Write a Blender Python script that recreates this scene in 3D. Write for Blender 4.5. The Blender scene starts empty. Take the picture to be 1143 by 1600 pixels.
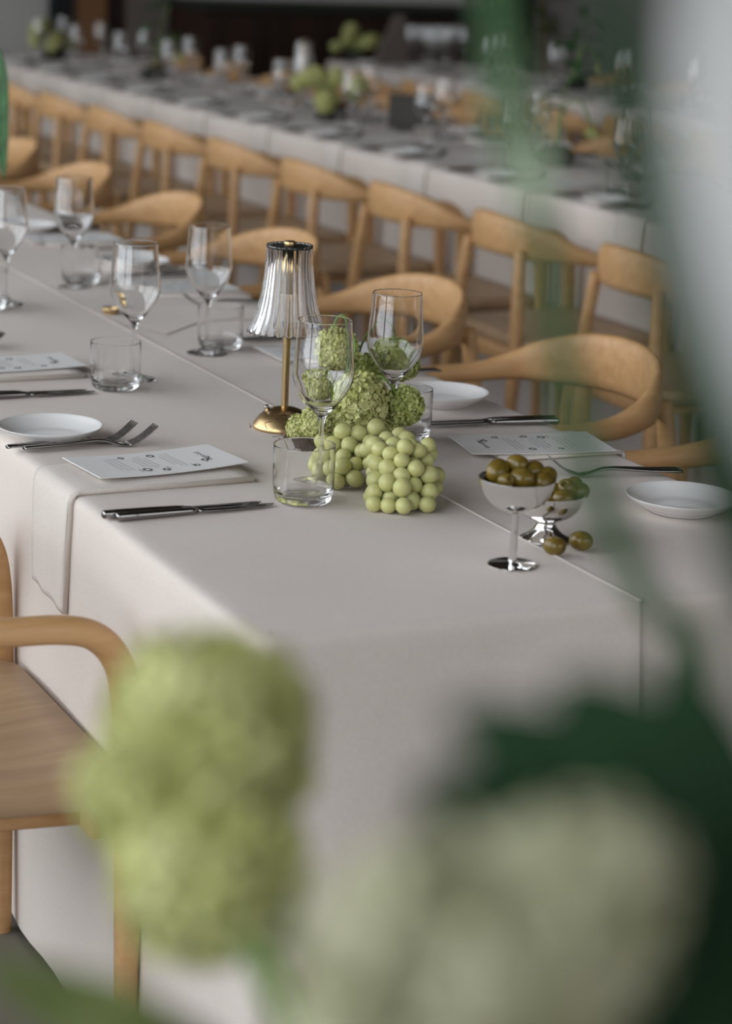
import bpy, bmesh, math, random
from mathutils import Vector, Matrix, noise
random.seed(7)
PI = math.pi
S = bpy.context.scene
COL = S.collection
V3 = Vector

# ------------------------------------------------------------------ camera
FPX, CX, CY = 3400.0, 571.5, 800.0
CAMP = V3((0, 0, 1.5))
CR = V3((0.90445912, -0.42464474, 0.04037993))
CU = V3((0.07294091, 0.24723585, 0.96620601))
CF = V3((0.42027767, 0.87094849, -0.25458869))
cd = bpy.data.cameras.new('camera'); cam = bpy.data.objects.new('camera', cd); COL.objects.link(cam)
cam.matrix_world = Matrix(((CR.x, CU.x, -CF.x, CAMP.x), (CR.y, CU.y, -CF.y, CAMP.y), (CR.z, CU.z, -CF.z, CAMP.z), (0, 0, 0, 1)))
cd.sensor_fit = 'VERTICAL'; cd.sensor_height = 36; cd.lens = FPX / 1600 * 36
cd.clip_start = 0.02
cd.dof.use_dof = True; cd.dof.focus_distance = 3.14; cd.dof.aperture_fstop = 3.4
S.camera = cam
S.view_settings.view_transform = 'Standard'; S.view_settings.look = 'None'
S.view_settings.gamma = 1; S.view_settings.use_curve_mapping = False
S.view_settings.exposure = 0.0
S.cycles.use_denoising = True
S.cycles.max_bounces = 24; S.cycles.transmission_bounces = 24; S.cycles.diffuse_bounces = 4
S.cycles.glossy_bounces = 6; S.cycles.transparent_max_bounces = 12
S.cycles.sample_clamp_indirect = 6

def ray(px, py):
    return CF + CR * ((px - CX) / FPX) - CU * ((py - CY) / FPX)
def P(px, py, depth):            # a point at a known distance along the view axis
    return CAMP + ray(px, py) * depth
def onz(px, py, z=0.75):         # a point on a horizontal surface
    d = ray(px, py); return CAMP + d * ((z - CAMP.z) / d.z)

# ------------------------------------------------------------------ light
w = bpy.data.worlds.new('world'); S.world = w; w.use_nodes = True
w.node_tree.nodes['Background'].inputs[0].default_value = (0.80, 0.88, 1.0, 1)
w.node_tree.nodes['Background'].inputs[1].default_value = 0.9
def area(name, loc, sx, sy, power, rot, col):
    l = bpy.data.lights.new(name, 'AREA'); l.shape = 'RECTANGLE'; l.size = sx; l.size_y = sy
    l.energy = power; l.color = col
    o = bpy.data.objects.new(name, l); COL.objects.link(o); o.location = loc; o.rotation_euler = rot
    return o
# daylight outside the window wall (x = -2.4), facing +x
area('window_daylight', (-2.75, 5.6, 2.75), 4.3, 15.0, 625, (0, -PI / 2, 0), (0.925, 0.97, 1.0))
# fill light added outside the invented windows behind the viewer (y = -3.5), facing +y
area('window_daylight_front', (3.6, -3.95, 2.9), 9.0, 3.6, 95, (PI / 2, 0, 0), (1.0, 0.95, 0.89))

# ------------------------------------------------------------------ materials
M = {}
def mat(name):
    m = bpy.data.materials.new(name); m.use_nodes = True
    M[name] = m
    return m, m.node_tree.nodes, m.node_tree.links, m.node_tree.nodes['Principled BSDF']
def plain(name, col, rough=.5, metal=0, trans=0, ior=1.45, spec=.5, sub=0, bump=None, var=None, coord='Object'):
    m, N, L, b = mat(name)
    b.inputs['Base Color'].default_value = (*col, 1); b.inputs['Roughness'].default_value = rough
    b.inputs['Metallic'].default_value = metal; b.inputs['Transmission Weight'].default_value = trans
    b.inputs['IOR'].default_value = ior; b.inputs['Specular IOR Level'].default_value = spec
    if sub:
        b.inputs['Subsurface Weight'].default_value = sub; b.inputs['Subsurface Radius'].default_value = (.012, .010, .004)
        b.inputs['Subsurface Scale'].default_value = .6
    tc = N.new('ShaderNodeTexCoord')
    if var:   # (scale, colour2)
        n = N.new('ShaderNodeTexNoise'); n.inputs['Scale'].default_value = var[0]; n.inputs['Detail'].default_value = 4
        L.new(tc.outputs[coord], n.inputs['Vector'])
        r = N.new('ShaderNodeValToRGB'); r.color_ramp.elements[0].position = .35; r.color_ramp.elements[1].position = .65
        r.color_ramp.elements[0].color = (*col, 1); r.color_ramp.elements[1].color = (*var[1], 1)
        L.new(n.outputs['Fac'], r.inputs['Fac']); L.new(r.outputs['Color'], b.inputs['Base Color'])
    if bump:  # (scale, strength, distance)
        n = N.new('ShaderNodeTexNoise'); n.inputs['Scale'].default_value = bump[0]; n.inputs['Detail'].default_value = 3
        L.new(tc.outputs[coord], n.inputs['Vector'])
        k = N.new('ShaderNodeBump'); k.inputs['Strength'].default_value = bump[1]; k.inputs['Distance'].default_value = bump[2]
        L.new(n.outputs['Fac'], k.inputs['Height']); L.new(k.outputs['Normal'], b.inputs['Normal'])
    return m
def wood(name, c1, c2, stretch=(1.2, 14, 14), rough=.42, scale=3.0):
    m, N, L, b = mat(name)
    tc = N.new('ShaderNodeTexCoord'); mp = N.new('ShaderNodeMapping'); mp.inputs['Scale'].default_value = stretch
    L.new(tc.outputs['Object'], mp.inputs['Vector'])
    n = N.new('ShaderNodeTexNoise'); n.inputs['Scale'].default_value = scale; n.inputs['Detail'].default_value = 7; n.inputs['Distortion'].default_value = .6
    L.new(mp.outputs['Vector'], n.inputs['Vector'])
    r = N.new('ShaderNodeValToRGB'); r.color_ramp.elements[0].position = .3; r.color_ramp.elements[1].position = .7
    r.color_ramp.elements[0].color = (*c1, 1); r.color_ramp.elements[1].color = (*c2, 1)
    L.new(n.outputs['Fac'], r.inputs['Fac']); L.new(r.outputs['Color'], b.inputs['Base Color'])
    b.inputs['Roughness'].default_value = rough; b.inputs['Specular IOR Level'].default_value = .35
    k = N.new('ShaderNodeBump'); k.inputs['Strength'].default_value = .15; k.inputs['Distance'].default_value = .002
    L.new(n.outputs['Fac'], k.inputs['Height']); L.new(k.outputs['Normal'], b.inputs['Normal'])
    return m
def linen(name, c1, c2):
    m, N, L, b = mat(name)
    tc = N.new('ShaderNodeTexCoord')
    n = N.new('ShaderNodeTexNoise'); n.inputs['Scale'].default_value = 260; n.inputs['Detail'].default_value = 3
    L.new(tc.outputs['Object'], n.inputs['Vector'])
    n2 = N.new('ShaderNodeTexNoise'); n2.inputs['Scale'].default_value = 3.5; n2.inputs['Detail'].default_value = 3
    L.new(tc.outputs['Object'], n2.inputs['Vector'])
    mx = N.new('ShaderNodeMath'); mx.operation = 'MULTIPLY_ADD'; mx.inputs[1].default_value = .5
    L.new(n.outputs['Fac'], mx.inputs[0]); 
    ml = N.new('ShaderNodeMath'); ml.operation = 'MULTIPLY'; ml.inputs[1].default_value = .5
    L.new(n2.outputs['Fac'], ml.inputs[0]); L.new(ml.outputs[0], mx.inputs[2])
    r = N.new('ShaderNodeValToRGB'); r.color_ramp.elements[0].position = .38; r.color_ramp.elements[1].position = .62
    r.color_ramp.elements[0].color = (*c1, 1); r.color_ramp.elements[1].color = (*c2, 1)
    L.new(mx.outputs[0], r.inputs['Fac']); L.new(r.outputs['Color'], b.inputs['Base Color'])
    b.inputs['Roughness'].default_value = .92; b.inputs['Specular IOR Level'].default_value = .15
    b.inputs['Sheen Weight'].default_value = .12
    # weave + soft wrinkles
    k = N.new('ShaderNodeBump'); k.inputs['Strength'].default_value = .25; k.inputs['Distance'].default_value = .0008
    L.new(n.outputs['Fac'], k.inputs['Height'])
    n3 = N.new('ShaderNodeTexNoise'); n3.inputs['Scale'].default_value = 9; n3.inputs['Detail'].default_value = 2
    L.new(tc.outputs['Object'], n3.inputs['Vector'])
    k2 = N.new('ShaderNodeBump'); k2.inputs['Strength'].default_value = .22; k2.inputs['Distance'].default_value = .006
    L.new(n3.outputs['Fac'], k2.inputs['Height']); L.new(k.outputs['Normal'], k2.inputs['Normal'])
    L.new(k2.outputs['Normal'], b.inputs['Normal'])
    return m
linen('linen', (.665, .59, .537), (.725, .65, .597))
linen('napkin_linen', (.65, .585, .53), (.72, .655, .60))
wood('oak', (.52, .292, .125), (.65, .39, .188))
wood('oak_seat', (.37, .245, .145), (.47, .32, .195), stretch=(1.2, 12, 12))
wood('dark_wood', (.018, .009, .006), (.05, .022, .012), stretch=(8, 8, .6), rough=.5)
wood('tan_wood', (.20, .095, .04), (.27, .13, .06), stretch=(8, 8, .6), rough=.5)
plain('glass', (1, 1, 1), 0.0, 0, 1, 1.52)
plain('glass_foot', (1, 1, 1), 0.0, 0, 1, 1.22)
plain('fluted_glass', (.97, .97, .98), 0.02, 0, 1, 1.5)
plain('porcelain', (.82, .81, .80), .12, spec=.6)
plain('steel', (.62, .61, .60), .09, 1)
plain('chrome', (.80, .79, .78), .045, 1)
plain('cutlery_steel', (.30, .29, .285), .12, 1)
plain('brass', (.60, .43, .22), .30, 1, bump=(60, .05, .001))
plain('bronze_black', (.012, .011, .010), .5)
plain('paper', (.80, .785, .775), .8, spec=.2)
plain('ink', (.06, .06, .065), .8, spec=.1)
plain('moss', (.075, .05, .03), .95, var=(40, (.15, .10, .06)), bump=(90, 1, .01))
plain('soil', (.03, .035, .02), .95, bump=(60, 1, .01))
plain('viburnum', (.50, .52, .18), .7, sub=.1, spec=.2, var=(55, (.66, .66, .32)))
plain('viburnum_deep', (.42, .48, .14), .7, spec=.2, var=(40, (.56, .60, .24)))
plain('hydrangea_white', (.42, .42, .25), .7, sub=.1, spec=.2, var=(45, (.52, .50, .36)))
plain('stem', (.16, .27, .06), .5)
plain('stem_mid', (.05, .11, .045), .7, spec=.2)
plain('stem_dark', (.022, .07, .03), .7, spec=.2)
plain('leaf_dark', (.010, .032, .012), .75, spec=.2, var=(12, (.017, .048, .018)))
plain('leaf_mid', (.022, .07, .022), .6, spec=.3, var=(25, (.05, .13, .045)), bump=(60, .5, .004))
plain('leaf_light', (.085, .115, .028), .6, var=(20, (.12, .15, .04)))
plain('leaf_pale', (.30, .38, .25), .7, var=(12, (.38, .46, .32)))
plain('calla_white', (.42, .42, .405), .6, sub=.1, spec=.2)
plain('grape', (.50, .50, .20), .3, sub=.5, spec=.5, var=(45, (.60, .59, .28)), bump=(300, .05, .001))
plain('olive', (.125, .085, .012), .22, spec=.6, var=(70, (.19, .125, .02)))
plain('floor', (.13, .115, .098), .55, var=(1.5, (.165, .148, .125)))
plain('plaster', (.52, .50, .475), .9, var=(2, (.57, .55, .52)), bump=(30, .1, .004))
plain('ceiling_paint', (.075, .055, .042), .8)
plain('plaster_dark', (.17, .15, .135), .9, var=(2, (.20, .18, .16)))
plain('taupe', (.16, .13, .115), .8)
plain('dark_green_band', (.018, .022, .017), .7)
plain('frame_dark', (.03, .03, .032), .5)
plain('ceramic', (.70, .68, .65), .3)
plain('dark_card', (.085, .078, .072), .85)
plain('table_wood', (.20, .12, .07), .6)

# ------------------------------------------------------------------ mesh tools
def mk(name, verts, faces, m, smooth=True):
    me = bpy.data.meshes.new(name); me.from_pydata([tuple(v) for v in verts], [], faces)
    me.materials.append(M[m] if isinstance(m, str) else m)
    if smooth: me.polygons.foreach_set('use_smooth', [True] * len(me.polygons))
    me.update(); return me
def ob(name, me, parent=None, loc=(0, 0, 0), rot=(0, 0, 0), scale=None):
    o = bpy.data.objects.new(name, me); COL.objects.link(o)
    o.location = loc; o.rotation_euler = rot
    if scale is not None: o.scale = scale if hasattr(scale, '__len__') else (scale,) * 3
    o.parent = parent; return o
def tag(o, label, cat, group=None):
    o['label'] = label; o['category'] = cat
    if group: o['group'] = group
    return o
def struct(o): o['kind'] = 'structure'; return o
def thing(name, label, cat, loc=(0, 0, 0), rz=0, group=None, rot=None):
    o = bpy.data.objects.new(name, None); COL.objects.link(o); o.empty_display_size = .05
    o.location = loc; o.rotation_euler = rot or (0, 0, rz)
    return tag(o, label, cat, group)
class B:
    def __init__(s): s.v = []; s.f = []
    def add(s, v, f):
        k = len(s.v); s.v += [V3(x) for x in v]; s.f += [[i + k for i in q] for q in f]; return s
    def mesh(s, name, m, smooth=True): return mk(name, s.v, s.f, m, smooth)
    def xf(s, mtx): s.v = [mtx @ x for x in s.v]; return s
def boxv(x0, x1, y0, y1, z0, z1):
    v = [(x0, y0, z0), (x1, y0, z0), (x1, y1, z0), (x0, y1, z0), (x0, y0, z1), (x1, y0, z1), (x1, y1, z1), (x0, y1, z1)]
    f = [(0, 3, 2, 1), (4, 5, 6, 7), (0, 1, 5, 4), (1, 2, 6, 5), (2, 3, 7, 6), (3, 0, 4, 7)]
    return v, f
def box(name, x0, x1, y0, y1, z0, z1, m, bev=0):
    b = B().add(*boxv(x0, x1, y0, y1, z0, z1))
    if not bev: return b.mesh(name, m, False)
    me = b.mesh(name, m, False); bm = bmesh.new(); bm.from_mesh(me)
    bmesh.ops.bevel(bm, geom=bm.edges[:], offset=bev, segments=2, affect='EDGES', profile=.6)
    bm.to_mesh(me); bm.free(); return me
def catmull(pts, n):
    pts = [V3(p) if len(p) == 3 else V3((*p, 0)) for p in pts]; out = []
    for i in range(len(pts) - 1):
        p0 = pts[max(i - 1, 0)]; p1 = pts[i]; p2 = pts[i + 1]; p3 = pts[min(i + 2, len(pts) - 1)]
        for k in range(n):
            t = k / n
            out.append(.5 * ((2 * p1) + (p2 - p0) * t + (2 * p0 - 5 * p1 + 4 * p2 - p3) * t * t + (3 * p1 - p0 - 3 * p2 + p3) * t ** 3))
    out.append(pts[-1]); return out
def chord(pts, n):        # Hermite curve whose tangents scale with each span: no overshoot at tight rims
    pts = [V3((p[0], p[1], 0)) for p in pts]; out = []; D = []
    for i in range(len(pts)):
        d = pts[min(i + 1, len(pts) - 1)] - pts[max(i - 1, 0)]
        a = (pts[i] - pts[max(i - 1, 0)]); b = (pts[min(i + 1, len(pts) - 1)] - pts[i])
        D.append((a.normalized() + b.normalized()).normalized() if a.length > 0 and b.length > 0 else d.normalized())
    for i in range(len(pts) - 1):
        l = (pts[i + 1] - pts[i]).length
        for k in range(n):
            t = k / n; t2 = t * t; t3 = t2 * t
            out.append(pts[i] * (2 * t3 - 3 * t2 + 1) + D[i] * l * (t3 - 2 * t2 + t) + pts[i + 1] * (3 * t2 - 2 * t3) + D[i + 1] * l * (t3 - t2))
    out.append(pts[-1]); return out
def lathe(profile, seg=40, rfun=None, zfun=None, closed=False):
    v, f = [], []; n = len(profile)
    for i, (r, z) in enumerate(profile):
        for j in range(seg):
            a = 2 * PI * j / seg
            rr = rfun(r, z, a, i) if rfun else r; zz = zfun(r, z, a, i) if zfun else z
            v.append((rr * math.cos(a), rr * math.sin(a), zz))
    m = n if closed else n - 1
    for i in range(m):
        i2 = (i + 1) % n
        for j in range(seg):
            j2 = (j + 1) % seg
            f.append((i * seg + j, i * seg + j2, i2 * seg + j2, i2 * seg + j))
    return v, f
def lathe_mesh(name, profile, m, seg=40, smooth_n=0, rfun=None, zfun=None, closed=False):
    if smooth_n: profile = [(max(p.x, 0), p.y) for p in chord(profile, smooth_n)]
    return mk(name, *lathe(profile, seg, rfun, zfun, closed), m)
def frames(path, up):
    T = []
    for i in range(len(path)):
        a = path[max(i - 1, 0)]; b = path[min(i + 1, len(path) - 1)]; T.append((b - a).normalized())
    U = []; u = V3(up)
    for t in T:
        u = (u - t * u.dot(t)).normalized(); U.append(u.copy())
    return T, U
def sweep(path, A, Bh, up=(0, 0, 1), seg=10, sq=2.0, tilt=None, cap=(True, True)):
    """section: half width A along t x u, half height Bh along u"""
    T, U = frames(path, up); v, f = [], []
    for i, p in enumerate(path):
        n = T[i].cross(U[i]); u = U[i]
        if tilt:
            c, s = math.cos(tilt[i]), math.sin(tilt[i]); u, n = u * c + n * s, n * c - u * s
        for j in range(seg):
            a = 2 * PI * j / seg; ca, sa = math.cos(a), math.sin(a)
            x = math.copysign(abs(ca) ** (2 / sq), ca) * A[i]; y = math.copysign(abs(sa) ** (2 / sq), sa) * Bh[i]
            v.append(p + n * x + u * y)
    for i in range(len(path) - 1):
        for j in range(seg):
            j2 = (j + 1) % seg; f.append((i * seg + j, i * seg + j2, (i + 1) * seg + j2, (i + 1) * seg + j))
    if cap[0]: f.append(tuple(reversed(range(seg))))
    if cap[1]: f.append(tuple((len(path) - 1) * seg + j for j in range(seg)))
    return v, f
def tube(pts, radii, seg=8, n=4, up=(0.3, .2, 1)):
    path = catmull(pts, n) if n > 1 else [V3(p) for p in pts]
    k = len(pts) - 1
    def rad(i):
        x = i / (len(path) - 1) * k; a = min(int(x), k - 1)
        return radii[a] + (radii[a + 1] - radii[a]) * (x - a) if hasattr(radii, '__len__') else radii
    R = [rad(i) for i in range(len(path))]
    return sweep(path, R, R, up, seg)
def uvs(r, seg=12, rings=8, c=(0, 0, 0), sc=(1, 1, 1)):
    prof = [(r * math.sin(PI * i / rings), -r * math.cos(PI * i / rings)) for i in range(rings + 1)]
    v, f = lathe(prof, seg)
    return [(x * sc[0] + c[0], y * sc[1] + c[1], z * sc[2] + c[2]) for x, y, z in v], f

# ------------------------------------------------------------------ the room
struct(ob('floor', box('floor', -2.4, 12.5, -3.5, 15.6, -.1, 0, 'floor')))
struct(ob('ceiling', box('ceiling', -2.4, 12.5, -3.5, 15.6, 4.9, 5.0, 'ceiling_paint')))
struct(ob('wall_right', box('wall', 12.5, 12.6, -3.5, 15.6, 0, 4.9, 'plaster_dark')))
wf = B()
for q in ((-2.4, 12.5, 0, 1.0), (-2.4, 12.5, 4.6, 4.9), (-2.4, -.9, 1.0, 4.6), (3.45, 3.75, 1.0, 4.6), (8.1, 12.5, 1.0, 4.6)): wf.add(*boxv(q[0], q[1], -3.6, -3.5, q[2], q[3]))
struct(ob('wall_front', wf.mesh('wall_front', 'plaster_dark', False)))
for i, (xa, xb) in enumerate(((-.9, 3.45), (3.75, 8.1))):  # unseen windows added here to let the frontal fill light in
    fr = B()
    for q in (boxv(xa, xb, -3.6, -3.52, 1.0, 1.07), boxv(xa, xb, -3.6, -3.52, 4.53, 4.6), boxv(xa, xa + .06, -3.6, -3.52, 1.07, 4.53), boxv(xb - .06, xb, -3.6, -3.52, 1.07, 4.53)): fr.add(*q)
    wo = struct(ob('window_%d' % (i + 5), fr.mesh('window_frame', 'frame_dark', False)))
    mu = box('mullion', -.022, .022, -3.58, -3.54, 1.07, 4.53, 'frame_dark')
    for k in range(1, 6): ob('mullion', mu, wo, (xa + (xb - xa) * k / 6, 0, 0))
wl = B()
wl.add(*boxv(-2.5, -2.4, -3.5, 15.6, 0, .6)); wl.add(*boxv(-2.5, -2.4, -3.5, 15.6, 4.6, 4.9))
EDG = [-1.6 + 3.6 * i for i in range(5)]
for i, y in enumerate(EDG):
    wl.add(*boxv(-2.5, -2.4, y - .15 if i else -3.5, y + .15 if i < 4 else 15.6, .6, 4.6))
struct(ob('wall_left', wl.mesh('wall_left', 'plaster_dark', False)))
for i in range(4):
    y0, y1 = EDG[i] + .15, EDG[i + 1] - .15
    fr = B()
    for q in (boxv(-2.5, -2.42, y0, y1, .6, .67), boxv(-2.5, -2.42, y0, y1, 4.53, 4.6), boxv(-2.5, -2.42, y0, y0 + .06, .67, 4.53), boxv(-2.5, -2.42, y1 - .06, y1, .67, 4.53)): fr.add(*q)
    wo = struct(ob('window_%d' % (i + 1), fr.mesh('window_frame', 'frame_dark', False)))
    mu = box('mullion', -2.48, -2.44, -.022, .022, .67, 4.53, 'frame_dark')
    for k in range(1, 6): ob('mullion', mu, wo, (0, y0 + (y1 - y0) * k / 6, 0))
# back wall with its pieces (distances from the tables' far ends)
YB = 15.0
struct(ob('wall_back', box('wall_back', -2.4, 12.5, YB + .35, YB + .6, 0, 4.9, 'plaster')))
bar = thing('bar_counter', 'dark brown panelled wooden bar counter along the back wall', 'bar counter', (0, 0, 0))
x0, x1 = 5.62, 8.02
ob('carcass', box('carcass', x0, x1, YB - .42, YB + .33, 0, .97, 'dark_wood'), bar)
n = 5; pw = (x1 - x0) / n
pm = box('panel', .012, pw - .012, YB - .45, YB - .42, .06, .93, 'dark_wood', .006)
for i in range(n): ob('panel', pm, bar, (x0 + i * pw, 0, 0))
ob('counter_top', box('counter_top', x0 - .03, x1 + .03, YB - .50, YB + .34, .97, 1.03, 'dark_green_band', .006), bar)
struct(ob('trim_1', box('trim', 4.90, 5.12, YB + .20, YB + .35, 0, 4.9, 'tan_wood', .01)))
dr = struct(ob('door_1', box('door', 5.13, 5.28, YB + .28, YB + .35, 0, 2.2, 'dark_wood')))
struct(ob('trim_2', box('trim', 5.29, 5.60, YB + .24, YB + .35, 0, 4.9, 'taupe', .005)))
struct(ob('trim_3', box('trim', 8.22, 8.44, YB - .1, YB + .35, 0, 4.9, 'dark_green_band', .01)))
struct(ob('trim_4', box('trim', 8.06, 8.2, YB + .2, YB + .35, 0, 4.9, 'taupe', .01)))
cb = thing('coat_stand', 'tall dark draped curtain panel beside the tan wooden post', 'curtain', (4.78, YB + .2, 0))
cv = B()
pth = []
for i in range(41): pth.append((-.09 + .18 * i / 40, .03 * math.sin(i * PI / 4)))
cvv = [(x, y, z) for z in (0.02, 3.2) for x, y in pth] + [(x, y + .012, z) for z in (0.02, 3.2) for x, y in pth]
cf = [(i, i + 1, 42 + i, 41 + i) for i in range(40)] + [(82 + i, 123 + i, 124 + i, 83 + i) for i in range(40)]
ob('curtain_cloth', mk('curtain_cloth', cvv, cf, 'frame_dark'), cb)
ob('curtain_rod', mk('rod', *tube([(-.14, .01, 3.22), (.14, .01, 3.22)], .012, 8, 1), 'brass'), cb)
cb.name = 'curtain'

# ------------------------------------------------------------------ chairs
def chair_parts():
    half = [(.243, .276, 0, .0125, .0125), (.243, .277, .22, .0155, .0155), (.241, .278, .47, .0185, .0185), (.236, .278, .575, .019, .019),
            (.222, .278, .625, .019, .019), (.193, .277, .655, .0195, .0185), (.150, .276, .666, .0205, .0175), (.08, .274, .669, .0205, .0175),
            (.01, .267, .672, .020, .020), (-.055, .246, .685, .017, .027), (-.110, .206, .700, .014, .042), (-.154, .147, .712, .012, .052),
            (-.178, .075, .719, .0115, .056), (-.185, 0, .721, .0115, .057)]
    N = 5
    full = half + [(x, -y, z, a, b) for x, y, z, a, b in reversed(half[:-1])]
    path = catmull([q[:3] for q in full], N)
    aw = catmull([(q[3], q[4], 0) for q in full], N)
    tl = []
    for p in path:
        k = max(0, min(1, (.06 - p.x) / .18)); tl.append(k * .22)
    A = [q.x for q in aw]; Bb = [q.y for q in aw]
    v, f = sweep(path, A, Bb, (1, 0, 0), 12, 2.6, tl)
    seg = 12; nr = len(path)
    def piece(name, i0, i1):
        ff = []
        for i in range(i0, i1):
            for j in range(seg): ff.append((i * seg + j, i * seg + (j + 1) % seg, (i + 1) * seg + (j + 1) % seg, (i + 1) * seg + j))
        used = sorted({k for q in ff for k in q}); mp = {k: n for n, k in enumerate(used)}
        return mk(name, [v[k] for k in used], [tuple(mp[k] for k in q) for q in ff], 'oak')
    c1, c2 = 6 * N, 9 * N
    out = [('leg', piece('leg', 0, c1)), ('armrest', piece('armrest', c1, c2)), ('backrest', piece('backrest', c2, nr - 1 - c2)),
           ('armrest', piece('armrest', nr - 1 - c2, nr - 1 - c1)), ('leg', piece('leg', nr - 1 - c1, nr - 1))]
    for s in (1, -1):
        out.append(('leg', mk('leg', *tube([(-.225, s * .215, 0), (-.196, s * .192, .36), (-.182, s * .168, .55), (-.170, s * .150, .690)], [.0125, .0195, .0185, .0165], 12, 4, (1, 0, 0)), 'oak')))
    # seat: rounded outline, slightly dished
    o2 = []
    def corner(cx, cy, r, a0):
        for k in range(6):
            a = a0 + PI / 2 * k / 5; o2.append((cx + r * math.cos(a), cy + r * math.sin(a)))
    corner(.205, .215, .05, 0); corner(-.125, .165, .06, PI / 2); corner(-.125, -.165, .06, PI); corner(.205, -.215, .05, 1.5 * PI)
    b = B(); n = len(o2)
    rings = [(.96, .412), (1.0, .418), (1.0, .442), (.985, .449), (.8, .448), (.5, .442), (.2, .440)]
    vv = []
    for s, z in rings: vv += [(.03 + (x - .03) * s, y * s, z) for x, y in o2]
    ff = [tuple(reversed(range(n)))]
    for i in range(len(rings) - 1):
        for j in range(n): ff.append((i * n + j, i * n + (j + 1) % n, (i + 1) * n + (j + 1) % n, (i + 1) * n + j))
    ff.append(tuple((len(rings) - 1) * n + j for j in range(n)))
    out.append(('seat', mk('seat', vv, ff, 'oak_seat')))
    for s in (1, -1):
        out.append(('seat_rail', mk('seat_rail', *sweep([V3((.235, s * .225, .400)), V3((-.192, s * .165, .400))], [.011] * 2, [.018] * 2, (0, 0, 1), 12, 5), 'oak')))
    out.append(('seat_rail', mk('seat_rail', *sweep([V3((.205, -.27, .400)), V3((.205, .27, .400))], [.011] * 2, [.022] * 2, (0, 0, 1), 12, 5), 'oak')))
    out.append(('seat_rail', mk('seat_rail', *sweep([V3((-.190, -.19, .395)), V3((-.190, .19, .395))], [.011] * 2, [.022] * 2, (0, 0, 1), 12, 5), 'oak')))
    return out
CH = chair_parts()
def chair(x, y, rz, label, group):
    t = thing('dining_chair', label, 'chair', (x, y, 0), rz + random.uniform(-.02, .02), group)
    for nme, me in CH: ob(nme, me, t)
    return t

# ------------------------------------------------------------------ tables and cloths
TZ = .752     # cloth surface
def table(name, label, x0, x1, y0, y1, zt=.746):
    t = thing(name, label, 'table', ((x0 + x1) / 2, (y0 + y1) / 2, 0))
    hx, hy = (x1 - x0) / 2 - .012, (y1 - y0) / 2 - .012
    ob('table_top', box('table_top', -hx, hx, -hy, hy, zt - .03, zt, 'table_wood', .004), t)
    lm = box('leg', -.03, .03, -.03, .03, 0, zt - .03, 'table_wood', .004)
    k = max(2, round(2 * hy / 2.0) + 1)
    for i in range(k):
        for s in (-1, 1): ob('leg', lm, t, (s * (hx - .12), -hy + .2 + (2 * hy - .4) * i / (k - 1), 0))
    return t
def cloth(name, label, per, cap, z=TZ, bottom=.012, amp=.010, seed=0, group=None, step=.05, ribs=None):
    """per: perimeter polyline (2d) with a drop, outside on its right-hand side; cap: extra points closing the top"""
    r = .03
    pts = []
    for i, p in enumerate(per):
        p = V3((*p, 0))
        if 0 < i < len(per) - 1:
            a = (V3((*per[i - 1], 0)) - p).normalized(); b = (V3((*per[i + 1], 0)) - p).normalized()
            for k in range(7):
                t = k / 6; pts.append((p + a * r) * (1 - t) ** 2 + p * 2 * t * (1 - t) + (p + b * r) * t * t)
        else: pts.append(p)
    fine = []
    for i in range(len(pts) - 1):
        L = (pts[i + 1] - pts[i]).length; k = max(1, int(L / step))
        for j in range(k): fine.append(pts[i].lerp(pts[i + 1], j / k))
    fine.append(pts[-1]); n = len(fine)
    T, _ = frames(fine, (0, 0, 1)); v, f = [], []; s = 0; arc = []
    for i in range(n):
        if i: s += (fine[i] - fine[i - 1]).length
        arc.append(s)
    prof = [(-.026, z), (-.014, z - .0002), (-.006, z - .0015), (-.001, z - .005), (.0015, z - .012), (.002, z - .03)]
    k = 14
    for q in range(1, k + 1): prof.append((.003, z - .03 - (z - .03 - bottom) * q / k))
    for d, zz in prof:
        for i in range(n):
            o = V3((T[i].y, -T[i].x, 0)); fall = max(0, (z - .02 - zz) / z)
            wv = 0
            if fall > 0:
                a = arc[i]; 
                am = amp * 3.0 if abs(o.y) > .5 else amp * .3
                wv = am * min(1, fall * 2.2) * (math.sin(a * 26 + seed + 1.6 * math.sin(a * 7.3)) * .6 + math.sin(a * 31 + 1.7 * seed) * .35 * fall + .7)
                wv += am * .8 * fall * noise.noise((a * 3, zz * 2, seed))
            p = fine[i] + o * (d + wv); v.append((p.x, p.y, zz))
    for j in range(len(prof) - 1):
        for i in range(n - 1): f.append((j * n + i, (j + 1) * n + i, (j + 1) * n + i + 1, j * n + i + 1))
    # the flat top
    base = len(v)
    for i, q in enumerate(per):      # a plain polygon lapping just under the first ring
        off = V3((0, 0, 0)); seen = []
        for a, b in ((i - 1, i), (i, i + 1)):
            if 0 <= a and b < len(per):
                e = (V3((*per[b], 0)) - V3((*per[a], 0))).normalized(); off += V3((-e.y, e.x, 0)) * .024
        v.append((q[0] + off.x, q[1] + off.y, z - .00004))
    for c in cap: v.append((*c, z - .00004))
    f.append(tuple(range(base, len(v))))
    me = mk(name, v, f, 'linen'); me.polygons[-1].use_smooth = False
    o = ob(name, me); tag(o, label, 'tablecloth', group); 
    return o
X0, X1, Y0, Y1 = .884, 1.765, 2.086, 9.2
SEAM = 1.372
table('long_table', 'long banquet table under the pale linen cloths with the brass lamp', X0, X1, Y0, Y1)
YS = 3.93
cloth('tablecloth', 'pale linen tablecloth hanging over the edge below the knives, lapped along a straight seam', [(X0, Y1), (X0, Y0), (SEAM, Y0)], [(SEAM, Y1)], TZ + .0018, amp=.012, seed=1.3)
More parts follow.
